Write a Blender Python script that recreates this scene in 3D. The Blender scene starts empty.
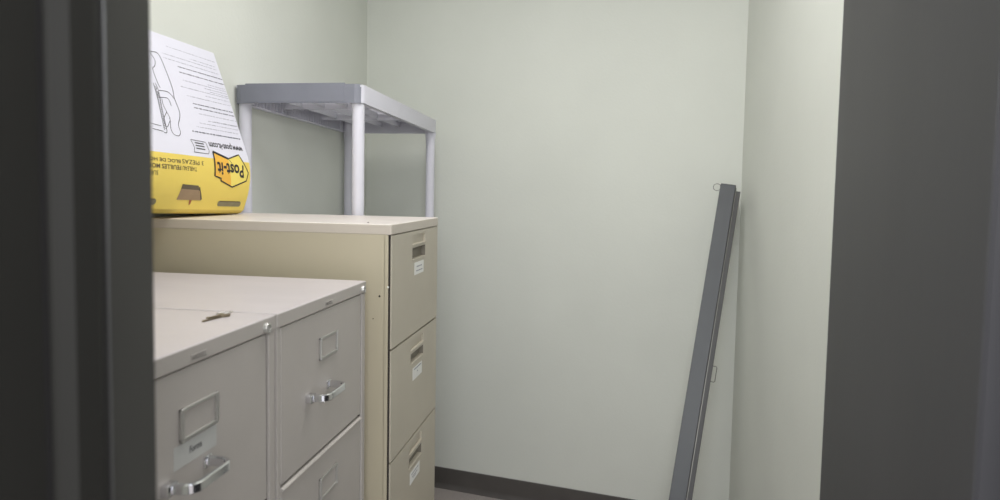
import bpy, bmesh, math, random
from mathutils import Vector, Matrix
random.seed(4)
C = bpy.context.scene.collection
PI = math.pi

# ------------------------------------------------------------------ materials
def mat(name, col, rough=.5, metal=0.0, noise=0.0, nscale=8, bump=0.0, bscale=200, spec=.5, col2=None, stretch=(1, 1, 1), specks=None):
    m = bpy.data.materials.new(name); m.use_nodes = True
    nt = m.node_tree; b = nt.nodes['Principled BSDF']
    b.inputs['Roughness'].default_value = rough
    b.inputs['Metallic'].default_value = metal
    b.inputs['Specular IOR Level'].default_value = spec
    tc = nt.nodes.new('ShaderNodeTexCoord'); mp = nt.nodes.new('ShaderNodeMapping')
    mp.inputs['Scale'].default_value = stretch
    nt.links.new(tc.outputs['Object'], mp.inputs['Vector'])
    n = nt.nodes.new('ShaderNodeTexNoise'); n.inputs['Scale'].default_value = nscale
    n.inputs['Detail'].default_value = 5
    nt.links.new(mp.outputs['Vector'], n.inputs['Vector'])
    mix = nt.nodes.new('ShaderNodeMix'); mix.data_type = 'RGBA'
    c2 = col2 or tuple(max(0, c * (1 - noise)) for c in col)
    c1 = col if col2 else tuple(min(1, c * (1 + noise)) for c in col)
    mix.inputs['A'].default_value = (*c2, 1); mix.inputs['B'].default_value = (*c1, 1)
    ramp = nt.nodes.new('ShaderNodeMapRange'); ramp.inputs['From Min'].default_value = .3; ramp.inputs['From Max'].default_value = .7
    nt.links.new(n.outputs['Fac'], ramp.inputs['Value'])
    nt.links.new(ramp.outputs['Result'], mix.inputs['Factor'])
    out = mix.outputs['Result']
    if specks:
        sc, thr, scol = specks
        v = nt.nodes.new('ShaderNodeTexVoronoi'); v.inputs['Scale'].default_value = sc
        nt.links.new(tc.outputs['Object'], v.inputs['Vector'])
        lt = nt.nodes.new('ShaderNodeMath'); lt.operation = 'LESS_THAN'; lt.inputs[1].default_value = thr
        nt.links.new(v.outputs['Distance'], lt.inputs[0])
        mx = nt.nodes.new('ShaderNodeMix'); mx.data_type = 'RGBA'
        nt.links.new(lt.outputs[0], mx.inputs['Factor']); nt.links.new(out, mx.inputs['A'])
        mx.inputs['B'].default_value = (*scol, 1); out = mx.outputs['Result']
    nt.links.new(out, b.inputs['Base Color'])
    if bump:
        n2 = nt.nodes.new('ShaderNodeTexNoise'); n2.inputs['Scale'].default_value = bscale
        nt.links.new(mp.outputs['Vector'], n2.inputs['Vector'])
        bp = nt.nodes.new('ShaderNodeBump'); bp.inputs['Strength'].default_value = bump; bp.inputs['Distance'].default_value = .002
        nt.links.new(n2.outputs['Fac'], bp.inputs['Height']); nt.links.new(bp.outputs['Normal'], b.inputs['Normal'])
    return m

def srgb(r, g, b):
    f = lambda c: (c / 255 / 12.92) if c / 255 <= .04045 else ((c / 255 + .055) / 1.055) ** 2.4
    return (f(r), f(g), f(b))

M = {}
M['wall'] = mat('wall_paint', srgb(219, 221, 213), .75, noise=.02, nscale=3, bump=.25, bscale=90, spec=.25)
M['ceiling'] = mat('ceiling_paint', srgb(196, 197, 196), .9, noise=.02, bump=.3, bscale=60)
M['carpet'] = mat('carpet_weave', srgb(168, 160, 156), .95, noise=.25, nscale=160, bump=.9, bscale=300, spec=.1)
M['base'] = mat('rubber_base', srgb(84, 80, 77), .6, noise=.06, nscale=12)
M['putty'] = mat('putty_painted_steel', srgb(176, 170, 164), .42, noise=.025, nscale=9, bump=.05, bscale=250)
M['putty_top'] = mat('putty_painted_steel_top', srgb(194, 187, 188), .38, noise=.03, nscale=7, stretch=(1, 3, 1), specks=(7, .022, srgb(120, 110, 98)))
M['tan'] = mat('tan_painted_steel', srgb(184, 176, 160), .4, noise=.03, nscale=6, bump=.05, bscale=220)
M['tan_side'] = mat('tan_painted_steel_side', srgb(186, 177, 154), .42, noise=.035, nscale=4, bump=.05, bscale=220)
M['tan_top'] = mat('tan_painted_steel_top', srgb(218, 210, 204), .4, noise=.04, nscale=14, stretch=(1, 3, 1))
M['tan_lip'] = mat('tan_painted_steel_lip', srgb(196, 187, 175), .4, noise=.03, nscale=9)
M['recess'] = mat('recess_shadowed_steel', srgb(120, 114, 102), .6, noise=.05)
M['gap'] = mat('dark_drawer_gap', srgb(44, 38, 34), .8, noise=.1)
M['chrome'] = mat('chrome', srgb(225, 225, 228), .16, 1.0, noise=.02)
M['nickel'] = mat('brushed_nickel', srgb(205, 203, 200), .3, 1.0, noise=.04, nscale=60)
M['dull'] = mat('dull_aluminium', srgb(190, 188, 184), .4, .8, noise=.05)
M['card'] = mat('paper_card', srgb(228, 228, 224), .8, noise=.02)
M['card_grey'] = mat('grey_paper_card', srgb(186, 186, 182), .7, noise=.02)
M['ink'] = mat('black_ink', srgb(48, 46, 50), .7, noise=.05)
M['ink_soft'] = mat('grey_ink', srgb(142, 142, 154), .7, noise=.05)
M['ink_mid'] = mat('mid_grey_ink', srgb(104, 104, 116), .7, noise=.05)
M['plaque'] = mat('stamped_grey_metal', srgb(84, 80, 76), .6, .0, noise=.05)
M['plastic'] = mat('white_shelf_plastic', srgb(212, 211, 220), .5, noise=.015, nscale=12)
M['plastic_grey'] = mat('grey_shelf_plastic', srgb(124, 126, 136), .5, noise=.03, nscale=14)
M['board'] = mat('white_coated_board', srgb(230, 229, 240), .5, noise=.01)
M['yellow'] = mat('yellow_printed_board', srgb(241, 215, 104), .5, noise=.02, nscale=10)
M['yellow_pale'] = mat('pale_yellow_print', srgb(247, 226, 112), .5, noise=.02)
M['orange'] = mat('amber_print', srgb(244, 190, 74), .5, noise=.02)
M['kraft'] = mat('brown_kraft_board', srgb(160, 136, 108), .8, noise=.06, nscale=30)
M['kraft_dark'] = mat('shadowed_kraft_board', srgb(104, 92, 74), .8, noise=.08, nscale=30)
M['slot'] = mat('grey_slot_inside', srgb(140, 132, 104), .8, noise=.1, nscale=40)
M['red_tab'] = mat('reddish_brown_tab', srgb(176, 112, 72), .8, noise=.08)
M['brass'] = mat('worn_brass_key', srgb(132, 122, 104), .35, .9, noise=.1, nscale=80)
M['pole'] = mat('dark_grey_enamel', srgb(84, 86, 89), .45, noise=.04, nscale=10)
M['pole_dark'] = mat('darker_grey_enamel', srgb(74, 73, 73), .5, noise=.05, nscale=10)
M['wire'] = mat('grey_steel_wire', srgb(120, 118, 112), .4, .6, noise=.05)
M['door'] = mat('dark_brown_painted_door', srgb(54, 53, 55), .5, spec=.3, noise=.1, nscale=3, stretch=(2, 2, .8), bump=.06, bscale=50)
M['frame'] = mat('dark_brown_door_frame', srgb(32, 31, 28), .65, spec=.25, noise=.05, nscale=5)
M['frame_lit'] = mat('door_frame_painted_light', srgb(54, 53, 50), .4, noise=.06)  # lighter copy of the frame colour, with the light painted in
M['rubber'] = mat('black_rubber_seal', srgb(30, 28, 28), .7, noise=.05)
M['emit'] = bpy.data.materials.new('light_diffuser'); M['emit'].use_nodes = True
_b = M['emit'].node_tree.nodes['Principled BSDF']
_b.inputs['Emission Color'].default_value = (1, .98, .94, 1); _b.inputs['Emission Strength'].default_value = 3.0

# ------------------------------------------------------------------ mesh builder
class MB:
    def __init__(s): s.bm = bmesh.new()
    def box(s, a, b, bev=0.0, seg=2, mi=0):
        lo = [min(a[i], b[i]) for i in range(3)]; hi = [max(a[i], b[i]) for i in range(3)]
        r = bmesh.ops.create_cube(s.bm, size=1)
        for v in r['verts']:
            v.co = Vector([(lo[i] + hi[i]) / 2 + v.co[i] * (hi[i] - lo[i]) for i in range(3)])
        fs = {f for v in r['verts'] for f in v.link_faces}
        for f in fs: f.material_index = mi
        if bev:
            es = {e for v in r['verts'] for e in v.link_edges}
            bmesh.ops.bevel(s.bm, geom=list(es), offset=bev, segments=seg, affect='EDGES', profile=.5)
        return s
    def quad(s, ps, mi=0):
        f = s.bm.faces.new([s.bm.verts.new(p) for p in ps]); f.material_index = mi; return f
    def prism(s, poly, vec, mi=0):                       # poly: list of 3D points, extruded by vec
        vec = Vector(vec); a = [s.bm.verts.new(p) for p in poly]; b = [s.bm.verts.new(Vector(p) + vec) for p in poly]
        n = len(poly)
        for i in range(n):
            s.bm.faces.new((a[i], a[(i + 1) % n], b[(i + 1) % n], b[i])).material_index = mi
        s.bm.faces.new(list(reversed(a))).material_index = mi; s.bm.faces.new(b).material_index = mi
        return s
    def tube(s, pts, r, seg=12, closed=False, cap=True, flat=None):
        pts = [Vector(p) for p in pts]; n = len(pts); rings = []
        prev = None
        for i, p in enumerate(pts):
            if closed: t = pts[(i + 1) % n] - pts[i - 1]
            else: t = pts[min(i + 1, n - 1)] - pts[max(i - 1, 0)]
            t.normalize()
            if flat is not None:
                u = flat - t * flat.dot(t)
            else:
                ref = prev if prev is not None else (Vector((0, 0, 1)) if abs(t.z) < .9 else Vector((1, 0, 0)))
                u = ref - t * ref.dot(t)
            u.normalize(); w = t.cross(u); prev = u
            rr = r if isinstance(r, (tuple, list)) else (r, r)
            rings.append([s.bm.verts.new(p + u * rr[0] * math.cos(2 * PI * k / seg) + w * rr[1] * math.sin(2 * PI * k / seg)) for k in range(seg)])
        m = n if closed else n - 1
        for i in range(m):
            A, B = rings[i], rings[(i + 1) % n]
            for k in range(seg):
                s.bm.faces.new((A[k], A[(k + 1) % seg], B[(k + 1) % seg], B[k]))
        if not closed and cap:
            s.bm.faces.new(list(reversed(rings[0]))); s.bm.faces.new(rings[-1])
        return s
    def lathe(s, prof, origin, axis, seg=24):            # prof: (r, d) along axis
        axis = Vector(axis).normalized(); o = Vector(origin)
        u = axis.orthogonal().normalized(); w = axis.cross(u); rings = []
        for r, d in prof:
            rings.append([s.bm.verts.new(o + axis * d + (u * math.cos(2 * PI * k / seg) + w * math.sin(2 * PI * k / seg)) * max(r, 1e-5)) for k in range(seg)])
        for i in range(len(rings) - 1):
            for k in range(seg):
                s.bm.faces.new((rings[i][k], rings[i][(k + 1) % seg], rings[i + 1][(k + 1) % seg], rings[i + 1][k]))
        s.bm.faces.new(list(reversed(rings[0]))); s.bm.faces.new(rings[-1])
        return s
    def build(s, name, mats, parent=None, smooth=None, origin=None, fixn=True):
        if fixn: bmesh.ops.recalc_face_normals(s.bm, faces=s.bm.faces)
        me = bpy.data.meshes.new(name)
        off = Vector(origin) if origin is not None else (Vector(parent['_o']) if parent is not None and '_o' in parent else None)
        if off is not None: bmesh.ops.translate(s.bm, verts=s.bm.verts, vec=-off)
        s.bm.to_mesh(me); s.bm.free()
        for m_ in (mats if isinstance(mats, (list, tuple)) else [mats]): me.materials.append(m_)
        if smooth is not None:
            me.polygons.foreach_set('use_smooth', [True] * len(me.polygons)); me.set_sharp_from_angle(angle=math.radians(smooth))
        o = bpy.data.objects.new(name, me); C.objects.link(o)
        if parent is not None:
            o.parent = parent
            if '_o' in parent: o['_o'] = parent['_o']
        elif origin is not None: o.location = origin
        return o

def root(name, loc, label, cat, group=None):
    o = bpy.data.objects.new(name, None); C.objects.link(o); o.location = loc; o.empty_display_size = .1
    o['label'] = label; o['category'] = cat; o['_o'] = tuple(loc)
    if group: o['group'] = group
    return o
def struct(o, label=None, cat=None):
    o['kind'] = 'structure'
    if label: o['label'] = label
    if cat: o['category'] = cat
    return o

def text_polys(body, size=1.0, bold=0.0, space=1.0, depth_pts=None):
    """verts (x,y) and faces of a line of lettering, left aligned on its baseline, cap height about .7*size"""
    cu = bpy.data.curves.new('lettering', 'FONT'); cu.body = body; cu.size = size; cu.offset = bold; cu.space_character = space
    cu.resolution_u = 3
    ob = bpy.data.objects.new('lettering', cu); C.objects.link(ob)
    bpy.context.view_layer.update()
    me = bpy.data.meshes.new_from_object(ob.evaluated_get(bpy.context.evaluated_depsgraph_get()))
    V = [(v.co.x, v.co.y) for v in me.vertices]; F = [tuple(p.vertices) for p in me.polygons]
    bpy.data.objects.remove(ob); bpy.data.curves.remove(cu); bpy.data.meshes.remove(me)
    return V, F
def put_text(mb, body, fn, width=None, height=None, mi=0, **k):
    V, F = text_polys(body, **k)
    x0 = min(v[0] for v in V); x1 = max(v[0] for v in V); y0 = min(v[1] for v in V); y1 = max(v[1] for v in V)
    sx = width / (x1 - x0) if width else 1; sy = height / (y1 - y0) if height else sx
    vs = [mb.bm.verts.new(fn((v[0] - x0) * sx, (v[1] - y0) * sy)) for v in V]
    for f in F:
        try: mb.bm.faces.new([vs[i] for i in f]).material_index = mi
        except ValueError: pass

# ------------------------------------------------------------------ measurements (metres)
EYE = 1.56695
XL_W, XR_W = -1.262, .594            # side walls
WA = .17522; WY = 3.1218             # back wall: y = WY - WA*x
YB = lambda x: WY - WA * x
FY0, FY1 = .30, .42                  # front wall thickness
CEIL = 2.95

# ------------------------------------------------------------------ room shell
def wall_prism(name, poly2, z0, z1, m=M['wall']):
    mb = MB(); mb.prism([(x, y, z0) for x, y in poly2], (0, 0, z1 - z0))
    return mb.build(name, m)
dW = .10
struct(wall_prism('wall_back', [(XL_W - dW, YB(XL_W - dW)), (XR_W + dW, YB(XR_W + dW)), (XR_W + dW, YB(XR_W + dW) + dW), (XL_W - dW, YB(XL_W - dW) + dW)], 0, CEIL),
       'pale green-grey painted back wall of the store room', 'wall')
struct(wall_prism('wall_left', [(XL_W - dW, FY0), (XL_W, FY0), (XL_W, YB(XL_W)), (XL_W - dW, YB(XL_W - dW))], 0, CEIL),
       'pale green-grey painted wall behind the filing cabinets', 'wall')
struct(wall_prism('wall_right', [(XR_W, FY0), (XR_W + dW, FY0), (XR_W + dW, YB(XR_W + dW)), (XR_W, YB(XR_W))], 0, CEIL),
       'pale green-grey painted wall to the right of the leaning bar', 'wall')
OX0, OX1, OH = -.322, .262, 2.84  # opening made taller than the door to let hallway light reach the back wall
mb = MB(); mb.box((XL_W, FY0, 0), (OX0 - .03, FY1 - .0, CEIL)); mb.box((OX1 + .03, FY0, 0), (XR_W, FY1, CEIL)); mb.box((OX0 - .03, FY0, OH + .03), (OX1 + .03, FY1, CEIL))
struct(mb.build('wall_front', M['wall']), 'painted wall around the doorway', 'wall')
mb = MB(); mb.box((-2.4, -1.6, -.06), (2.2, 3.75, 0))
struct(mb.build('floor', M['carpet']), 'grey-brown carpeted floor', 'floor')
mb = MB(); mb.box((XL_W - dW, FY0, CEIL), (XR_W + dW, 3.75, CEIL + .06))
struct(mb.build('ceiling', M['ceiling']), 'white ceiling above the cabinets', 'ceiling')

# baseboards with a coved toe (cross-section swept along each wall)
def baseboard(name, p, q, nrm, label):
    p, q, n = Vector((*p, 0)), Vector((*q, 0)), Vector((*nrm, 0)).normalized()
    prof = [(0, .0), (.0, .107), (.003, .107), (.0045, .103), (.0045, .024), (.007, .014), (.012, .006), (.017, .003), (.018, 0)]
    mb = MB(); mb.prism([p + n * a + Vector((0, 0, b)) for a, b in prof], q - p)
    return struct(mb.build(name, M['base']), label, 'baseboard')
bn = Vector((-WA, -1)).normalized()
baseboard('baseboard_back', (XL_W, YB(XL_W)), (XR_W, YB(XR_W)), bn, 'dark brown rubber baseboard along the back wall')
baseboard('baseboard_left', (XL_W, FY1), (XL_W, YB(XL_W)), (1, 0), 'dark brown rubber baseboard behind the cabinets')
baseboard('baseboard_right', (XR_W, FY1), (XR_W, YB(XR_W)), (-1, 0), 'dark brown rubber baseboard along the right wall')

# door frame: stepped steel profile, one jamb per side and a head
def jamb_poly(x, sgn):      # sgn +1: reveal faces +x
    s = sgn
    return [(x - s * .03, FY0 - .012), (x - s * .004, FY0 - .012), (x, FY0 - .006), (x, .3305), (x - s * .006, .333), (x - s * .006, .336), (x + s * .003, .338), (x + s * .0085, .345),
            (x + s * .0095, .363), (x + s * .007, .3685), (x - s * .001, .3715), (x - s * .004, .376), (x, .380), (x, FY1 + .004), (x - s * .005, FY1 + .012), (x - s * .045, FY1 + .012), (x - s * .045, FY1), (x - s * .03, FY1)]
fr = MB(); fr.prism([(a, b, 0) for a, b in jamb_poly(OX0, 1)], (0, 0, OH))
fr.prism([(a, b, 0) for a, b in jamb_poly(OX1, -1)], (0, 0, OH))
fr.box((OX0 - .03, FY0 - .012, OH), (OX1 + .03, FY1 + .012, OH + .05), .004)
frame = struct(fr.build('trim_1', M['frame']), 'blurred dark brown steel door frame at the left edge', 'door frame')
g = MB(); g.box((OX0 - .0055, .3320, 0), (OX0 - .0015, .3365, OH), .001)
g.box((OX0 - .0005, .3716, 0), (OX0 + .0012, .379, OH), .0005)
o = g.build('rubber_seal', M['rubber']); o.parent = frame; o['label'] = 'black rubber seal strips'

g = MB(); g.prism([(OX0, .3805, 0), (OX0 + .0015, .3815, 0), (OX0 + .0015, FY1 + .002, 0), (OX0, FY1 + .004, 0)], (0, 0, OH)); o = g.build('jamb_light_strip', M['frame_lit']); o.parent = frame  # added strip: its lighter colour stands in for light on this jamb face
# door leaf standing open into the room on the right
HP = Vector((.250, .472, 0)); TP = Vector((.4055, 1.250, 0)); dl = (TP - HP).normalized(); dn = Vector((dl.y, -dl.x, 0))   # dn points away from the opening
mb = MB(); mb.prism([HP + Vector((0, 0, .012)), TP + Vector((0, 0, .012)), TP + dn * .044 + Vector((0, 0, .012)), HP + dn * .044 + Vector((0, 0, .012))], (0, 0, 2.02))
bmesh.ops.bevel(mb.bm, geom=mb.bm.edges[:], offset=.0018, segments=2, affect='EDGES')
door = struct(mb.build('door_1', M['door']), 'dark brown door standing open at the right edge', 'door')
mb = MB(); c = TP + dn * .022
mb.prism([c + dn * a * .012 + Vector((0, 0, .90)) for a in (-1, 1)] + [c + dn * a * .012 + dl * .002 + Vector((0, 0, .90)) for a in (1, -1)], (0, 0, .112))
mb.prism([c - dn * .008 + Vector((0, 0, .94)), c + dn * .008 + Vector((0, 0, .94)), c + dn * .008 + dl * .004 + Vector((0, 0, .94)), c - dn * .006 + dl * .013 + Vector((0, 0, .94))], (0, 0, .03))
o = mb.build('latch_plate', M['nickel'], door); o['label'] = 'bright metal latch plate'
mb = MB(); kc = TP - dl * .065 + Vector((0, 0, .93))
for sg, base in ((-1, kc), (1, kc + dn * .044)):
    mb.lathe([(.030, 0), (.030, .004), (.024, .007), (.011, .010), (.011, .03)], base, dn * sg)
    e = base + dn * sg * .042
    mb.tube([base + dn * sg * .03, e, e - dl * .012 + dn * sg * .004, e - dl * .05 + dn * sg * .004, e - dl * .10 + dn * sg * .002], .008, 12)
mb.build('handle', M['nickel'], door, smooth=40)
mb = MB()
for z in (.25, 1.05, 1.8):
    h0 = HP - dl * .008 + dn * .0
    mb.tube([h0 + Vector((0, 0, z)), h0 + Vector((0, 0, z + .1))], .006, 12)
mb.build('hinge', M['nickel'], door, smooth=40)

# ------------------------------------------------------------------ short vertical filing cabinets, tops lighter than fronts
X1 = -.5693; Z1 = 1.3398; LIP = .0274; P = .3002; XBK = -1.238
def rect_tube(mb, y0, y1, z0, z1, x, w, t):            # flat picture-frame of bars
    mb.box((x, y0, z1 - w), (x + t, y1, z1), .0012); mb.box((x, y0, z0), (x + t, y1, z0 + w), .0012)
    mb.box((x, y0, z0), (x + t * 1.3, y0 + w, z1), .0012); mb.box((x, y1 - w, z0), (x + t * 1.3, y1, z1), .0012)

def lip_faces(mb):
    bmesh.ops.recalc_face_normals(mb.bm, faces=mb.bm.faces)
    for f in mb.bm.faces: f.material_index = 0 if f.normal.z > .45 else 1

def short_cabinet(Ya, Yb, label, forms):
    rt = root('filing_cabinet', (XBK + .33, (Ya + Yb) / 2, 0), label, 'filing cabinet', 'putty filing cabinets')
    yc = (Ya + Yb) / 2
    mb = MB()
    mb.box((XBK, Ya + .002, .02), (X1 - .024, Yb - .002, Z1 - .004), .002)               # shell
    mb.box((X1 - .03, Ya + .001, .02), (X1 - .002, Ya + .013, Z1 - LIP + .002), .001)      # stiles
    mb.box((X1 - .03, Yb - .021, .02), (X1 - .002, Yb - .001, Z1 - LIP + .002), .002)
    mb.box((X1 - .03, Ya + .012, .02), (X1 - .004, Yb - .02, .10), .002)                   # plinth
    mb.build('case', M['putty'], rt)
    mb = MB(); mb.box((X1 - .0238, Ya + .0132, .1), (X1 - .0215, Yb - .0212, Z1 - LIP)); mb.box((X1 - .0216, Yb - .0289, .1), (X1 - .0075, Yb - .0211, Z1 - LIP)); mb.box((X1 - .0216, Ya + .0131, .1), (X1 - .0100, Ya + .0179, Z1 - LIP)); mb.build('drawer_gap_shade', M['gap'], rt)  # dark strips filling the grooves, shade put in as colour
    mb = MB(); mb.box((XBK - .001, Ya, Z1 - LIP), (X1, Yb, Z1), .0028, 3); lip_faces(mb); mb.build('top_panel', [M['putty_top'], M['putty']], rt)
    # maker's plaque on the lip
    mb = MB(); y0 = yc - .018 if not forms else yc - .020
    mb.box((X1 - .0004, y0 - .001, Z1 - .0222), (X1 + .0006, y0 + .0375, Z1 - .0128), .0003, mi=0)
    put_text(mb, 'HASKELL', lambda a, b: (X1 + .0009, y0 + .001 + a, Z1 - .021 + b), width=.034, height=.0066, mi=1, bold=.012)
    o = mb.build('nameplate', [M['putty'], M['plaque']], rt, fixn=False); o['label'] = 'small stamped nameplate with grey capitals'
    # plunger lock at the far end of the lip
    mb = MB(); ly = Yb - (.0345 if forms else .0255)
    mb.lathe([(.0100, -.002), (.0100, .004), (.0090, .0060), (.0065, .0066), (.0065, .0050), (.001, .0050)], (X1, ly, Z1 - .0180), (1, 0, 0))
    mb.box((X1 + .0045, ly - .001, Z1 - .022), (X1 + .0062, ly + .001, Z1 - .014), 0)
    mb.build('lock', M['dull'], rt, smooth=35)
    for k in range(4):
        zt = Z1 - LIP - k * P - (.002 if k == 0 else .0); zb = Z1 - LIP - (k + 1) * P + .006
        ya, yb = Ya + .018, Yb - .029
        mb = MB(); mb.box((X1 - .021, ya, zb), (X1 - .003, yb, zt), .0016)
        if k: mb.prism([(X1 - .004, ya, zt - .0005), (X1 + .0005, ya, zt - .003), (X1 + .0015, ya, zt - .0048), (X1 + .0005, ya, zt - .0064), (X1 - .004, ya, zt - .0075)], (0, yb - ya, 0))
        dr = mb.build('drawer', M['putty'], rt)
        XF = X1 - .003
        # label holder
        mb = MB(); fy0 = yc - .0445 if forms else yc - .0425; fy1 = fy0 + .0875; fz1 = zt - .054; fz0 = fz1 - .0475
        rect_tube(mb, fy0, fy1, fz0, fz1, XF, .0055, .0045)
        lh = mb.build('label_holder', M['dull'], dr)
        mb = MB(); mb.box((XF - .0002, fy0 + .004, fz0 + .004), (XF + .0012, fy1 - .004, fz1 - .004))
        mb.build('blank_card', M['recess'] if False else M['putty'], lh)
        # chrome bail pull
        mb = MB(); h0 = yc - .072 if forms else yc - .091; h1 = h0 + (.092 if forms else .096); hz = zt - (.152 if forms else .163); pr = .040
        path = [(XF + .004, h0), (XF + .016, h0 - .001)]
        for a in range(0, 91, 15):
            t = math.radians(a); path.append((XF + pr - .018 + .018 * math.sin(t), h0 + .018 - .018 * math.cos(t)))
        for a in range(90, -1, -15):
            t = math.radians(a); path.append((XF + pr - .016 + .016 * math.sin(t), h1 - .016 + .016 * math.cos(t)))
        path += [(XF + .012, h1), (XF - .001, h1)]
        # flat band
        prev = None; th = .0035; hh = .0075
        pts = [Vector((a, b, hz)) for a, b in path]; rings = []
        for i, p in enumerate(pts):
            t = (pts[min(i + 1, len(pts) - 1)] - pts[max(i - 1, 0)]).normalized(); n = Vector((t.y, -t.x, 0))
            cs = [(th, -hh + .002), (th, hh - .002), (th * .5, hh), (-th * .5, hh), (-th, hh - .002), (-th, -hh + .002), (-th * .5, -hh), (th * .5, -hh)]
            rings.append([mb.bm.verts.new(p + n * a + Vector((0, 0, b))) for a, b in cs])
        for i in range(len(rings) - 1):
            for q in range(8): mb.bm.faces.new((rings[i][q], rings[i][(q + 1) % 8], rings[i + 1][(q + 1) % 8], rings[i + 1][q]))
        mb.bm.faces.new(rings[0]); mb.bm.faces.new(rings[-1])
        mb.box((XF - .001, h0 - .013, hz - .009), (XF + .013, h0 + .008, hz + .008), .002)
        mb.box((XF - .001, h1 - .010, hz - .009), (XF + .003, h1 + .008, hz + .009), .0012)
        o = mb.build('handle', M['chrome'], dr, smooth=30); o['label'] = 'chrome bail pull'
        if forms and k == 0:
            mb = MB(); cy0, cy1 = yc - .056, yc + .043; cz1 = fz0 - .003; cz0 = cz1 - .033
            mb.box((XF - .0002, cy0, cz0), (XF + .0006, cy1, cz1), 0, mi=0)
            put_text(mb, 'Forms', lambda a, b: (XF + .0009, yc - .022 + a, cz0 + .0130 + b), width=.028, height=.0100, mi=1, bold=.012)
            o = mb.build('label_card', [M['card_grey'], M['ink']], dr, fixn=False); o['label'] = 'grey card strip reading Forms'
    return rt
short_cabinet(1.0712 - .445, 1.0712 - .003, 'putty filing cabinet nearest the doorway, keys lying on top, card strip reading Forms', True)
short_cabinet(1.0712 + .003, 1.0712 + .441, 'putty filing cabinet standing between the nearest cabinet and the tall tan one', False)

# ------------------------------------------------------------------ tall tan filing cabinet
X2 = -.5327; Z2 = 1.4742; Y3 = 1.5914; Y4 = 2.0603; XBT = -1.232
rt = root('filing_cabinet', (-.88, (Y3 + Y4) / 2, 0), 'tall tan filing cabinet with recessed pulls, a yellow and white carton on top', 'filing cabinet')
mb = MB(); mb.box((XBT, Y3 + .001, .015), (X2 - .016, Y4 - .001, Z2 - .003), .002)
mb.box((X2 - .02, Y3 + .001, .015), (X2 - .009, Y3 + .0055, Z2 - LIP), .001)
mb.box((X2 - .02, Y4 - .0055, .015), (X2 - .003, Y4 - .001, Z2 - LIP), .001)
case = mb.build('case', M['tan_side'], rt)
mb = MB(); mb.box((X2 - .0158, Y3 + .0056, .03), (X2 - .014, Y4 - .0056, Z2 - LIP)); mb.box((X2 - .0158, Y3 + .0056, .03), (X2 - .005, Y3 + .0084, Z2 - LIP)); mb.build('drawer_gap_shade', M['gap'], rt)  # dark backing and strip stand in for shade around the drawers
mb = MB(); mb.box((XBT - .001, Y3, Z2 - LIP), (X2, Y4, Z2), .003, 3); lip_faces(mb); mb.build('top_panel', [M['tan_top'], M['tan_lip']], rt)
mb = MB(); mb.lathe([(.0032, -.0005), (.0032, .0008), (.001, .0012)], (X2 - .085, Y3 + .06, Z2), (0, 0, 1), 12); mb.build('screw', M['gap'], rt)
for (a, b, r) in ((-.0310, 1.289, .0026), (-.0085, 1.313, .0024), (-.0480, 1.230, .0014)):
    mb = MB(); mb.lathe([(r, -.0005), (r, .001), (r * .4, .0018)], (X2 + a, Y3 + .001, b), (0, -1, 0), 12)
    mb.build('rivet', M['card'] if r == .0024 else M['gap'], case)
def recess_front(mb, x, ya, yb, za, zb, th, holes, mi_f=0):
    """flat front on plane x, with rectangular pockets: (y0,y1,z0,z1,depth)"""
    ys = sorted({ya, yb, *[h[0] for h in holes], *[h[1] for h in holes]}); zs = sorted({za, zb, *[h[2] for h in holes], *[h[3] for h in holes]})
    for i in range(len(ys) - 1):
        for j in range(len(zs) - 1):
            cy, cz = (ys[i] + ys[i + 1]) / 2, (zs[j] + zs[j + 1]) / 2
            if any(h[0] < cy < h[1] and h[2] < cz < h[3] for h in holes): continue
            mb.quad([(x, ys[i], zs[j]), (x, ys[i + 1], zs[j]), (x, ys[i + 1], zs[j + 1]), (x, ys[i], zs[j + 1])])
    for (p, q) in (((ya, za), (yb, za)), ((yb, za), (yb, zb)), ((yb, zb), (ya, zb)), ((ya, zb), (ya, za))):
        mb.quad([(x, *p), (x, *q), (x - th, *q), (x - th, *p)])
zt = Z2 - LIP - .001
rows = [((-.0130, -.0385), (-.0490, -.0815), (-.0930, -.1290), .095), ((-.0155, -.0420), (-.0530, -.0805), (-.0990, -.1350), .094), ((-.0170, -.0430), (-.0550, -.0850), (-.1020, -.1370), .098), ((-.017, -.043), (-.055, -.085), (-.102, -.137), .098), ((-.017, -.043), (-.055, -.085), None, 0)]
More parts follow.
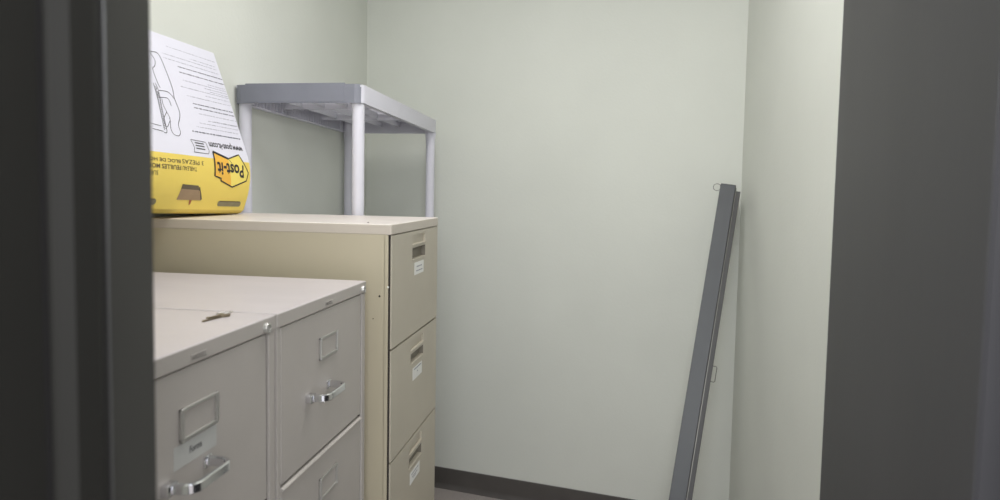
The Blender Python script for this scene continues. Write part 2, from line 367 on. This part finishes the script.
for k in range(5):
    top = Z2 - LIP - k * P - .0015; bot = Z2 - LIP - (k + 1) * P + .0040
    if k == 4: bot = .05
    ya, yb = Y3 + .0085, Y4 - .002
    up, lo, st, sw = rows[k]
    hy0, hy1 = (1.779, 1.913) if k == 0 else (1.772, 1.902) if k == 1 else (1.767, 1.892)
    t0 = Z2 - LIP - k * P
    H = [(hy0, hy1, t0 + up[1], t0 + up[0], .006), (hy0, hy1, t0 + lo[1], t0 + lo[0], .022)]
    mb = MB(); recess_front(mb, X2 - .001, ya, yb, bot, top, .013, H)
    dr = mb.build('drawer', M['tan'], rt)
    for hi_, (a, b, c0, c1, dp) in enumerate(H):
        mb = MB(); x = X2 - .001
        dp_ = min(dp, .0125)
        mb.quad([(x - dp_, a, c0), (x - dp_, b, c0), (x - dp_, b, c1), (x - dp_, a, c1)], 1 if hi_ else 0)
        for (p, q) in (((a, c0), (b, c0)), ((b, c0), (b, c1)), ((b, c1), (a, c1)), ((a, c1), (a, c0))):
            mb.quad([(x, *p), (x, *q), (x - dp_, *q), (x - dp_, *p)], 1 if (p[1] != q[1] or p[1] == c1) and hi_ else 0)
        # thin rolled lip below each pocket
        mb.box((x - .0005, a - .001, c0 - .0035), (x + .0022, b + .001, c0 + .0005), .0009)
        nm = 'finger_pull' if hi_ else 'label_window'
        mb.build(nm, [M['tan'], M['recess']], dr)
    if st:
        cy = 1.8475 if k == 0 else 1.840 if k == 1 else 1.825
        mb = MB(); x = X2 - .0009; z0, z1 = t0 + st[1], t0 + st[0]; y0, y1 = cy - sw / 2, cy + sw / 2
        mb.box((x, y0, z0), (x + .0006, y1, z1))
        w = y1 - y0; hgt = z1 - z0
        def dash(fy0, fy1, fz, t=.0022):
            y = y0 + w * fy0
            while y < y0 + w * fy1:
                l = random.uniform(.006, .012); mb.quad([(x + .0009, y, z0 + hgt * fz), (x + .0009, min(y + l, y0 + w * fy1), z0 + hgt * fz), (x + .0009, min(y + l, y0 + w * fy1), z0 + hgt * fz + t), (x + .0009, y, z0 + hgt * fz + t)], 1); y += l + .002
        if k == 0: dash(.22, .78, .58, .0036); dash(.18, .85, .25, .003)
        elif k == 1: dash(.12, .9, .78, .004); dash(.45, .55, .45, .004)
        else: dash(.12, .85, .70, .003); dash(.2, .75, .42, .003); dash(.3, .6, .28, .002)
        mb.build('sticker', [M['card'], M['ink_soft']], dr, fixn=False)
mb = MB(); mb.box((X2 - .02, Y3 + .008, .015), (X2 - .004, Y4 - .008, .048), .002); mb.build('plinth', M['tan'], rt)

# ------------------------------------------------------------------ white plastic shelving unit
k_ = 1.045
SX0, SX1 = -1.2590, -.7985; SY0, SY1 = 2.0737, 3.052; SZT, SZB = EYE + .32534 * k_, EYE + .26791 * k_
su = root('shelving_unit', ((SX0 + SX1) / 2, (SY0 + SY1) / 2, 0), 'white plastic shelving unit with a grey end, behind the tall tan cabinet', 'shelf')
def rounded_rect(x0, x1, y0, y1, r, n=5):
    pts = []
    for cx, cy, a0 in ((x1 - r, y1 - r, 0), (x0 + r, y1 - r, 90), (x0 + r, y0 + r, 180), (x1 - r, y0 + r, 270)):
        for i in range(n + 1):
            a = math.radians(a0 + 90 * i / n); pts.append((cx + r * math.cos(a), cy + r * math.sin(a)))
    return pts
def shelf_mesh():
    mb = MB(); H = SZT - SZB; o_ = rounded_rect(SX0, SX1, SY0, SY1, .03); i_ = rounded_rect(SX0 + .008, SX1 - .008, SY0 + .008, SY1 - .008, .024)
    n = len(o_); t = .0
    ot = [mb.bm.verts.new((x, y, H)) for x, y in o_]; ob = [mb.bm.verts.new((x, y, 0)) for x, y in o_]
    it = [mb.bm.verts.new((x, y, H)) for x, y in i_]; ib = [mb.bm.verts.new((x, y, 0)) for x, y in i_]
    for a in range(n):
        b = (a + 1) % n
        for q in ((ot[a], ot[b], ob[b], ob[a]), (it[b], it[a], ib[a], ib[b]), (ot[b], ot[a], it[a], it[b]), (ob[a], ob[b], ib[b], ib[a])): mb.bm.faces.new(q)
    # deck: cross slats with slots between, solid margins, stiffening ribs below
    y = SY0 + .075
    mb.box((SX0 + .006, SY0 + .006, H - .008), (SX1 - .006, y, H - .002)); mb.box((SX0 + .006, SY1 - .075, H - .008), (SX1 - .006, SY1 - .006, H - .002))
    mb.box((SX0 + .006, SY0 + .06, H - .008), (SX0 + .045, SY1 - .06, H - .002)); mb.box((SX1 - .045, SY0 + .06, H - .008), (SX1 - .006, SY1 - .06, H - .002))
    while y < SY1 - .09:
        mb.box((SX0 + .04, y + .013, H - .006), (SX1 - .04, y + .030, H - .002)); y += .0335
    w = SX1 - SX0
    for f in (.2, .4, .6, .8): mb.box((SX0 + w * f - .003, SY0 + .01, H - .030), (SX0 + w * f + .003, SY1 - .01, H - .006))
    L = SY1 - SY0
    for f in (.33, .67): mb.box((SX0 + .01, SY0 + L * f - .003, H - .036), (SX1 - .01, SY0 + L * f + .003, H - .006))
    # slotted inner side ledge
    for xs, sg in ((SX0 + .008, 1), (SX1 - .008, -1)):
        mb.box((xs, SY0 + .06, 0), (xs + sg * .012, SY1 - .06, .004))
        y = SY0 + .10
        while y < SY1 - .1:
            mb.box((xs, y, .004), (xs + sg * .010, y + .003, H - .01)); y += .024
    for cx in (SX0 + .027, SX1 - .027):
        for cy in (SY0 + .03, SY1 - .03):
            mb.lathe([(.0265, -.0), (.0265, H - .006), (.015, H - .004)], (cx, cy, 0), (0, 0, 1), 20)
    return mb
first = None
for i, zt_ in enumerate((SZT, 1.418, .965, .51, .11)):
    z = zt_ - (SZT - SZB)
    if first is None:
        mb = shelf_mesh(); bmesh.ops.translate(mb.bm, verts=mb.bm.verts, vec=(0, 0, z)); first = mb.build('shelf', M['plastic'], su, smooth=35)
        mb = MB(); H = SZT - SZB
        e = [(SX0 - .0015, SY0 + .055), (SX0 - .0015, SY0 + .028)] + [(SX0 + .03 - .0315 * math.cos(math.radians(a)), SY0 + .03 - .0315 * math.sin(math.radians(a))) for a in range(15, 90, 15)]
        e += [(SX0 + .03, SY0 - .0025), (SX1 - .026, SY0 - .0025)] + [(SX1 - .03 + .0315 * math.sin(math.radians(a)), SY0 + .03 - .0315 * math.cos(math.radians(a))) for a in range(15, 46, 15)]
        inner = [(x + (.006 if x < SX0 + .2 and y > SY0 + .02 else 0), y + .006) for x, y in e]
        def ring(zz): return [(x, y, zz) for x, y in e] + [(x, y, zz) for x, y in reversed(inner)]
        mb.prism(ring(z - .0015), (0, 0, H + .002))
        mb.box((SX0 + .045, SY0 - .0035, z + .002), (SX1 - .06, SY0 + .003, z + H + .0045), .0012)
        end = mb.build('end_panel', M['plastic_grey'], first); end['label'] = 'grey plastic end panel'; TILT = True
    else:
        o = first.copy(); C.objects.link(o); o.parent = su; o.location = (0, 0, zt_ - SZT)
        q = end.copy(); C.objects.link(q); q.parent = o; q.location = (0, 0, 0)
# the top shelf sags slightly toward its far end
pv = Vector((0, SY0 - su.location.y, SZB - su.location.z)); rm = Matrix.Translation(pv) @ Matrix.Rotation(math.radians(-1.05), 4, 'X') @ Matrix.Translation(-pv)
first.matrix_local = rm
for cx in (SX0 + .027, SX1 - .0245):
    for cy in (SY0 + .03, SY1 - .03):
        mb = MB(); mb.lathe([(.024, 0), (.024, .02), (.0205, .024), (.0205, SZB - (.012 if cy > 2.5 else -.01)), (.0205, SZB + (.005 if cy > 2.5 else .02))], (cx, cy, 0), (0, 0, 1), 24)
        if cy > 2.5:      # flared socket under the shelf
            mb.lathe([(.0205, 0), (.022, .03), (.0265, .065)], (cx, cy, SZB - .080), (0, 0, 1), 24)
        mb.build('post', M['plastic'], su, smooth=40)

# ------------------------------------------------------------------ easel-pad carton on the tall cabinet (leans back against the wall)
PROF = [(-1.2387, 1.9843), (-1.1965, 1.8679), (-1.1544, 1.7482), (-1.1207, 1.6474), (-1.1148, 1.5999), (-1.1213, 1.5458), (-1.1389, 1.4881)]
ARC = [0]
for a, b in zip(PROF, PROF[1:]): ARC.append(ARC[-1] + math.hypot(b[0] - a[0], b[1] - a[1]))
YF = 1.93; SLEN = .575
def pf(h):
    h = max(0, min(ARC[-1], h))
    i = max(j for j in range(len(ARC) - 1) if ARC[j] <= h)
    L = ARC[i + 1] - ARC[i]; t = (h - ARC[i]) / L
    def tang(j):
        a, b = max(0, j - 1), min(len(PROF) - 1, j + 1)
        return ((PROF[b][0] - PROF[a][0]) / (ARC[b] - ARC[a]), (PROF[b][1] - PROF[a][1]) / (ARC[b] - ARC[a]))
    T0, T1 = tang(i), tang(i + 1)
    h00 = 2 * t ** 3 - 3 * t ** 2 + 1; h10 = t ** 3 - 2 * t ** 2 + t; h01 = -2 * t ** 3 + 3 * t ** 2; h11 = t ** 3 - t ** 2
    return tuple(h00 * PROF[i][c] + h10 * L * T0[c] + h01 * PROF[i + 1][c] + h11 * L * T1[c] for c in (0, 1))
def surf(s, h, off=0.0):
    x, z = pf(h); x2, z2 = pf(min(h + .002, ARC[-1])); x1, z1 = pf(max(h - .002, 0))
    tx, tz = x2 - x1, z2 - z1; l = math.hypot(tx, tz); nx, nz = -tz / l, tx / l
    return Vector((x + nx * off, YF - s, z + nz * off + .035 * s * (max(0, h) / ARC[-1]) ** 1.5))
cr = root('easel_pad_carton', (-1.19, 1.65, 1.4742), 'white and yellow easel pad carton standing upside down on the tall tan cabinet', 'box')
mb = MB(); N = 30; BORD = .3655
hs = sorted(set([ARC[-1] * i / N for i in range(N + 1)] + [BORD])); ss = [-.003, 0, .15, .3, .45, SLEN - .003, SLEN]
def loop(s):
    e = 1 if s < 0 or s >= SLEN else 0
    pts = []
    for h in hs:
        p = surf(max(0, min(s, SLEN)), h); 
        if e: p.x = max(p.x - .003, -1.2485)
        p.y = YF - s; pts.append(p)
    y = YF - s; zb = 1.4752 + .036 * max(0, s)
    pts += [Vector((-1.150, y, zb + .004)), Vector((-1.162, y, zb)), Vector((-1.244, y, zb)), Vector((-1.250, y, zb + .004)), Vector((-1.2505, y, 1.60)), Vector((-1.2505, y, 1.98)), Vector((-1.247, y, 1.985))]
    return [mb.bm.verts.new(p) for p in pts]
LP = [loop(s) for s in ss]; n = len(LP[0])
for i in range(len(LP) - 1):
    for j in range(n):
        f = mb.bm.faces.new((LP[i][j], LP[i][(j + 1) % n], LP[i + 1][(j + 1) % n], LP[i + 1][j]))
        f.material_index = 1 if (j < len(hs) and hs[j] >= BORD - 1e-6) or len(hs) <= j < len(hs) + 4 else 0
for lp in (LP[0], LP[-1]): mb.bm.faces.new(lp)
body = mb.build('carton_body', [M['board'], M['yellow']], cr, smooth=30)
# printed matter: upside-down lettering.  fn maps reading coordinates to the board
def up(s0, h0, off=.0007): return lambda a, b: surf(s0 + a, h0 + b, off)     # reading runs toward the near end, up = down the board
mb = MB()
put_text(mb, 'www.post-it.com', up(.0195, .3095), width=.176, height=.0250, mi=0, bold=.02)
LN = [(.2452, .0134, .034, 0, 0), (.1469, .0235, .0515, 0, 0), (.2735, .0196, .061, 0, 0), (.276, .0157, .0745, 0, 0), (.225, .004, .090, 1, 1), (.2187, .004, .107, 1, 0), (.2222, .006, .131, 0, 0), (.0962, .008, .1235, 0, 0), (.12, .004, .1395, 0, 0),
      (.2383, .004, .1535, 0, 0), (.10, .006, .1475, 0, 0), (.13, .006, .165, 0, 0), (.2238, .006, .1785, 0, 0), (.2057, .0065, .2000, 1, 1), (.2074, .005, .2125, 1, 0), (.1991, .005, .2295, 0, 0), (.13, .005, .246, 0, 0), (.2081, .0089, .2590, 0, 0), (.2275, .0163, .2725, 0, 0), (.16, .012, .248, 0, 0), (.2536, .0137, .2895, 2, 0)]
rng = random.Random(9)
for (sa, sb, h, w, two) in LN:            # small print, too fine to read: word-length marks
    s = sb
    T = (.0017, .0031, .0040)[w]
    while s < sa:
        # letters as fine strokes, grouped to words
        nl = rng.randint(2, 8)
        for q in range(nl):
            if s >= sa: break
            hh = T * rng.uniform(.6, 1.25); ww = (.0022, .0034, .0034)[w] * rng.uniform(.7, 1.1)
            a, b = h - hh / 2, h + hh / 2
            mb.quad([surf(s, b, .0006), surf(s + ww, b, .0006), surf(s + ww, a, .0006), surf(s, a, .0006)], 2 if w else 1)
            s += ww + (.0010 if w == 0 else .0008)
        s += .0035
pr = mb.build('printed_text', [M['ink'], M['ink_soft'], M['ink_mid']], body, fixn=False)
mb = MB()
for body_t, s0, h0, wd, ht in (('3 PIEZAS', .243, .3780, .095, .0120), ('BLOC DE HOJAS', .345, .3780, .150, .0120), ('TABLEAU', .276, .3965, .062, .0120), ('FEUILLES MOBILES', .344, .3965, .16, .0120), ('SUPER ADHESIVO', .434, .4150, .13, .012)):
    put_text(mb, body_t, up(s0, h0), width=wd, height=ht, bold=.015 if 'BLOC' in body_t or 'FEU' in body_t else .0)
    
o = mb.build('printed_lettering', M['kraft_dark'], body, fixn=False); o['label'] = 'dark lettering printed upside down on the yellow band'
# outlines: drawing of a hand pressing the pad, note-pad symbol
def line(mb, pts, w=.0011, off=.0007, closed=False, mi=0, curve=True):
    P_ = [Vector(p) for p in pts]
    if curve and len(P_) > 2:
        Q = []
        for i in range(len(P_) - 1):
            p0, p1, p2, p3 = P_[max(i - 1, 0)], P_[i], P_[i + 1], P_[min(i + 2, len(P_) - 1)]
            for k in range(5):
                t = k / 5; Q.append(.5 * ((2 * p1) + (p2 - p0) * t + (2 * p0 - 5 * p1 + 4 * p2 - p3) * t * t + (3 * p1 - p0 - 3 * p2 + p3) * t ** 3))
        P_ = Q + [P_[-1]]
    if closed: P_ = P_ + [P_[0]]
    if not curve:
        P_ = [a.lerp(b, k / 6) for a, b in zip(P_, P_[1:]) for k in range(6)] + [P_[-1]]
    L, R = [], []
    for i, p in enumerate(P_):
        t = (P_[min(i + 1, len(P_) - 1)] - P_[max(i - 1, 0)])
        t = t.normalized() if t.length > 0 else Vector((1, 0)); n_ = Vector((-t.y, t.x)) * w
        L.append(mb.bm.verts.new(surf(*(p + n_), off))); R.append(mb.bm.verts.new(surf(*(p - n_), off)))
    for i in range(len(P_) - 1): mb.bm.faces.new((L[i], L[i + 1], R[i + 1], R[i])).material_index = mi
HAND = [[(.3252, .0682), (.2934, .0682), (.2849, .1103), (.2822, .1655), (.2883, .1959), (.2854, .2337), (.2938, .2554), (.3106, .2779), (.3117, .2984), (.3211, .3095), (.3305, .312), (.3451, .3079), (.3489, .294), (.34, .2701), (.3401, .2616)],
        [(.3274, .073), (.3182, .091), (.3273, .1102), (.3404, .1215), (.3398, .1585), (.3356, .1749)], [(.3457, .1837), (.3145, .1813), (.2989, .1874), (.2899, .1991)],
        [(.3536, .205), (.3183, .2022), (.3139, .2232)], [(.3444, .2064), (.3473, .2254), (.3424, .2447), (.3365, .2625)], [(.3424, .2447), (.3648, .2677), (.3666, .2848), (.361, .2898), (.3421, .2704)],
        [(.3583, .1647), (.3613, .2049), (.3672, .2426), (.3775, .3002)], [(.3498, .1631), (.3478, .1884), (.3587, .2413), (.3685, .302), (.3829, .3079)], [(.4213, .2875), (.3845, .2899)], [(.4238, .3016), (.3836, .3052)],
        [(.36, .172), (.352, .178), (.358, .186), (.348, .192), (.357, .198), (.35, .206)]]
mb = MB()
for l in HAND: line(mb, l, .0009)
i = 0
for i in range(16):
    t = i / 16; a = Vector((.3600, .19)).lerp(Vector((.3770, .30)), t); line(mb, [a, a + Vector((-.009, .004))], .0006, curve=False)
o = mb.build('line_drawing', M['ink'], body, fixn=False); o['label'] = 'line drawing of a hand pressing a pad'
mb = MB()
nb = [(.2772, .3166), (.2099, .3189), (.2040, .3440), (.2107, .354), (.2772, .3535), (.2700, .3400)]
line(mb, nb, .0009, closed=True, curve=False)
for a, h in enumerate((.3255, .3335, .342)): line(mb, [(.222, h), (.262, h - .001)], .0016, curve=False)
o = mb.build('notepad_symbol', M['ink'], body, fixn=False); o['label'] = 'small outlined notepad symbol'
# logo: folded paper shape, amber left half and pale right half, black outline, upside-down lettering
LG = [(.1868, .3457), (.1181, .3621), (.0535, .3445), (.0135, .3992), (.0242, .425), (.0983, .4467), (.1614, .4294), (.1588, .4230), (.1908, .4174)]
def fill(mb, poly, off, mi, n=5):
    from mathutils.geometry import tessellate_polygon
    for tri in tessellate_polygon([[Vector((a, b, 0)) for a, b in poly]]):
        A, B, D = (Vector(poly[i]) for i in tri)
        P3 = lambda i, j: surf(*(A + (B - A) * i / n + (D - A) * j / n), off)
        for i in range(n):
            for j in range(n - i):
                mb.quad([P3(i, j), P3(i + 1, j), P3(i, j + 1)], mi)
                if i + j < n - 1: mb.quad([P3(i + 1, j), P3(i + 1, j + 1), P3(i, j + 1)], mi)
mb = MB(); fill(mb, [LG[0], (.1181, .3621), (.113, .4050), (.1040, .4440), (.1614, .4294), (.1588, .4230), (.1908, .4174)], .0006, 1)
fill(mb, [(.1181, .3621), (.0535, .3445), (.0135, .3992), (.0242, .425), (.0983, .4467), (.1040, .4440), (.113, .4050)], .0006, 0)
line(mb, LG, .0020, .0012, closed=True, mi=2, curve=False)
line(mb, [(.188, .345), (.118, .3615)], .0034, .0012, mi=2, curve=False)
line(mb, [(.1890, .345), (.1930, .4174)], .0022, .0012, mi=2, curve=False)
line(mb, [(.1165, .364), (.1000, .374)], .0009, .0012, mi=2, curve=False)
put_text(mb, 'Post-it', lambda a, b: surf(.0390 + a, .3770 + b + a * -.02, .0014), width=.140, height=.0390, mi=2, bold=.026)
o = mb.build('logo', [M['yellow_pale'], M['orange'], M['ink']], body, fixn=False); o['label'] = 'folded yellow note logo lettered upside down'
# punched openings
def patch(mb, q, off, mi):
    for i in range(4):
        for j in range(2):
            def P4(u, v):
                a = Vector(q[0]).lerp(Vector(q[1]), u); b = Vector(q[3]).lerp(Vector(q[2]), u); c = a.lerp(b, v); return surf(c.x, c.y, off)
            mb.quad([P4(i / 4, j / 2), P4((i + 1) / 4, j / 2), P4((i + 1) / 4, (j + 1) / 2), P4(i / 4, (j + 1) / 2)], mi)
mb = MB()
patch(mb, [(.3330, .4469), (.2640, .4484), (.2520, .4640), (.3370, .4640)], .0008, 1)
patch(mb, [(.3360, .4600), (.2570, .4615), (.2380, .4918), (.3440, .4918)], .0010, 0)
patch(mb, [(.2600, .4520), (.2560, .4520), (.2347, .4880), (.2400, .4918)], .0012, 1)
patch(mb, [(.2900, .4918), (.2780, .4918), (.2800, .5040), (.2860, .5069)], .0009, 2)
o = mb.build('punched_window', [M['kraft'], M['kraft_dark'], M['red_tab']], body, fixn=False); o['label'] = 'trapezoid window showing brown board inside'
def rslot(s0, s1, h0, h1, name):
    mb = MB(); r = (h1 - h0) / 2; pts = []
    for cx, a0 in ((s0 + r, 90), (s1 - r, -90)):
        for i in range(7):
            a = math.radians(a0 + 30 * i); pts.append((cx + r * math.cos(a), (h0 + h1) / 2 + r * math.sin(a)))
    fill(mb, pts, .0009, 0)
    line(mb, [(s0 + r, h0 + .0012), (s1 - r, h0 + .0012)], .0014, .0012, mi=1, curve=False)
    mb.build(name, [M['slot'], M['kraft_dark']], body, fixn=False)
rslot(.0290, .1530, .4915, .5085, 'hand_slot'); rslot(.4213, .545, .4905, .5090, 'hand_slot')

# ------------------------------------------------------------------ keys on the nearest cabinet
kr = root('key_ring', (-.645, 1.03, Z1), 'small metal keys on a thin ring lying on the nearest cabinet', 'keys')
def key(ang, z, bow, ln, sx=1.0):
    mb = MB(); c = Vector((bow[0], bow[1], z)); d = Vector((math.cos(ang), math.sin(ang), 0)); w = Vector((-d.y, d.x, 0)); t = .0018
    bowp = []
    for i in range(14):
        a = 2 * PI * i / 14; bowp.append(c + d * .0105 * math.cos(a) + w * .0095 * math.sin(a) * (1.0 if math.cos(a) < .5 else .9))
    hole = [c - d * .004 + (d * math.cos(2 * PI * i / 14) + w * math.sin(2 * PI * i / 14)) * .0028 for i in range(14)]
    up_ = Vector((0, 0, t))
    a0 = [mb.bm.verts.new(p) for p in bowp]; a1 = [mb.bm.verts.new(p + up_) for p in bowp]; b0 = [mb.bm.verts.new(p) for p in hole]; b1 = [mb.bm.verts.new(p + up_) for p in hole]
    for i in range(14):
        j = (i + 1) % 14
        for q in ((a0[i], a0[j], a1[j], a1[i]), (b0[j], b0[i], b1[i], b1[j]), (a1[i], a1[j], b1[j], b1[i]), (a0[j], a0[i], b0[i], b0[j])): mb.bm.faces.new(q)
    s = .0095; pts = [c + d * s + w * .0035, c + d * ln + w * .0035, c + d * (ln + .003) + w * .001]
    x = ln
    for k in range(5):
        pts += [c + d * x - w * (.0035 if k % 2 else .001), c + d * (x - .004) - w * (.0020 if k % 2 else .0035)]; x -= .0055
    pts += [c + d * s - w * .0035]
    mb.prism(pts, up_)
    return mb.build('key', M['brass'], kr)
key(math.radians(-99), Z1 + .0006, (-.6440, 1.028), .050)
key(math.radians(-106), Z1 + .0028, (-.6440, 1.028), .036)
mb = MB(); mb.tube([(-.6530 + .0130 * math.cos(2 * PI * i / 36), 1.043 + .0130 * math.sin(2 * PI * i / 36), Z1 + .0034 + .0016 * math.cos(2 * PI * i / 36)) for i in range(36)], .0010, 8, closed=True)
o = mb.build('split_ring', M['nickel'], kr, smooth=60)

# ------------------------------------------------------------------ long dark metal bar leaning in the far right corner
T = Vector((.5255, 2.875, 1.6035)); F0 = Vector((.2500, 2.385, 0))
ax = (T - F0).normalized(); vw = Vector((T.x, T.y, 0)).normalized()
wv = ax.cross(vw).normalized()
if wv.x < 0: wv = -wv
dv = wv.cross(ax).normalized()
if dv.y < 0: dv = -dv
br = root('metal_channel', F0, 'long dark grey metal channel leaning in the far right corner of the room', 'metal bar')
Ltot = (T - F0).length
def barprism(mb, sec, l0, l1):
    mb.prism([F0 + ax * l0 + wv * a + dv * b for a, b in sec], ax * (l1 - l0))
bot = .004 + .02
mb = MB(); sec = [(-.044, .0015), (-.0425, 0), (.015, 0), (.019, .006), (.019, .045), (-.0425, .045), (-.044, .043)]
barprism(mb, sec, bot, Ltot); chan = mb.build('channel_body', M['pole'], br)
mb = MB(); barprism(mb, [(-.042, .002), (.0175, .002), (.0175, .043), (-.042, .043)], Ltot, Ltot + .004); mb.build('end_cap', M['pole_dark'], br)
mb = MB(); barprism(mb, [(.0192, .011), (.0225, .011), (.0225, .044), (.0192, .044)], bot, Ltot - .006); mb.build('edge_strip', M['wire'], br)
mb = MB(); barprism(mb, [(.0225, .016), (.038, .016), (.0395, .018), (.0395, .044), (.0225, .044)], bot, Ltot - .018); mb.build('rear_flange', M['pole_dark'], br)
rc = T + ax * -.012 - wv * .056 + dv * .012
mb = MB(); mb.tube([rc + wv * .0150 * math.cos(2 * PI * i / 28) + ax * .0155 * math.sin(2 * PI * i / 28) for i in range(28)], .0013, 8, closed=True); mb.build('hanging_ring', M['wire'], br, smooth=60)
mb = MB(); hc = F0 + ax * (Ltot * .0) ; 
l_ = Ltot * .52
base = F0 + ax * l_ + wv * .038 + dv * .03
mb.tube([base, base + wv * .014, base + wv * .017 + ax * .004, base + wv * .017 + ax * .058, base + wv * .014 + ax * .062, base + ax * .062], .0016, 8)
mb.build('wire_loop', M['wire'], br, smooth=60)

# ------------------------------------------------------------------ ceiling light fixture
lf = root('ceiling_light', (-.30, 1.40, CEIL), 'recessed fluorescent ceiling light above the cabinets', 'light')
mb = MB(); mb.box((-.62, .79, CEIL - .02), (.02, 2.01, CEIL), .004); mb.build('frame', M['ceiling'], lf)
mb = MB(); mb.box((-.59, .82, CEIL - .026), (-.01, 1.98, CEIL - .018), .002); mb.build('diffuser', M['emit'], lf)
def area(name, loc, rot, sx, sy, power, col):
    L = bpy.data.lights.new(name, 'AREA'); L.shape = 'RECTANGLE'; L.size = sx; L.size_y = sy; L.energy = power; L.color = col
    o = bpy.data.objects.new(name, L); C.objects.link(o); o.location = loc; o.rotation_euler = rot; return o
area('ceiling_lamp', (-.30, 1.40, CEIL - .04), (0, 0, 0), .56, 1.14, 14.5, (1, .99, .992))
area('hallway_fill', (.1, -1.4, 2.15), (math.radians(80), 0, 0), 2.2, .8, 82, (.95, .97, 1))  # unseen fill light, added behind the camera to brighten the back wall

w = bpy.data.worlds.new('World'); bpy.context.scene.world = w; w.use_nodes = True
w.node_tree.nodes['Background'].inputs['Color'].default_value = (.93, .95, 1, 1)
w.node_tree.nodes['Background'].inputs['Strength'].default_value = 1.25

# ------------------------------------------------------------------ camera
cam = bpy.data.cameras.new('camera'); co = bpy.data.objects.new('camera', cam); C.objects.link(co)
r = Vector((.98720026, .15848727, .01781666)); u = Vector((-.02714702, .0569025, .99801059)); f = Vector((-.15715816, .98571999, -.06047662))
m3 = Matrix((r, u, -f)).transposed(); co.matrix_world = Matrix.Translation((0, 0, EYE)) @ m3.to_4x4()
cam.sensor_width = 36; cam.lens = 652.6687 * 36 / 1000; cam.shift_y = -(250 - 229.405) / 1000
cam.clip_start = .02
cam.dof.use_dof = True; cam.dof.focus_distance = 2.0; cam.dof.aperture_fstop = 4.4
bpy.context.scene.camera = co

for o in bpy.data.objects:
    if '_o' in o: del o['_o']
sc = bpy.context.scene
sc.view_settings.view_transform = 'Standard'; sc.view_settings.exposure = 0.14; sc.view_settings.gamma = 1.0
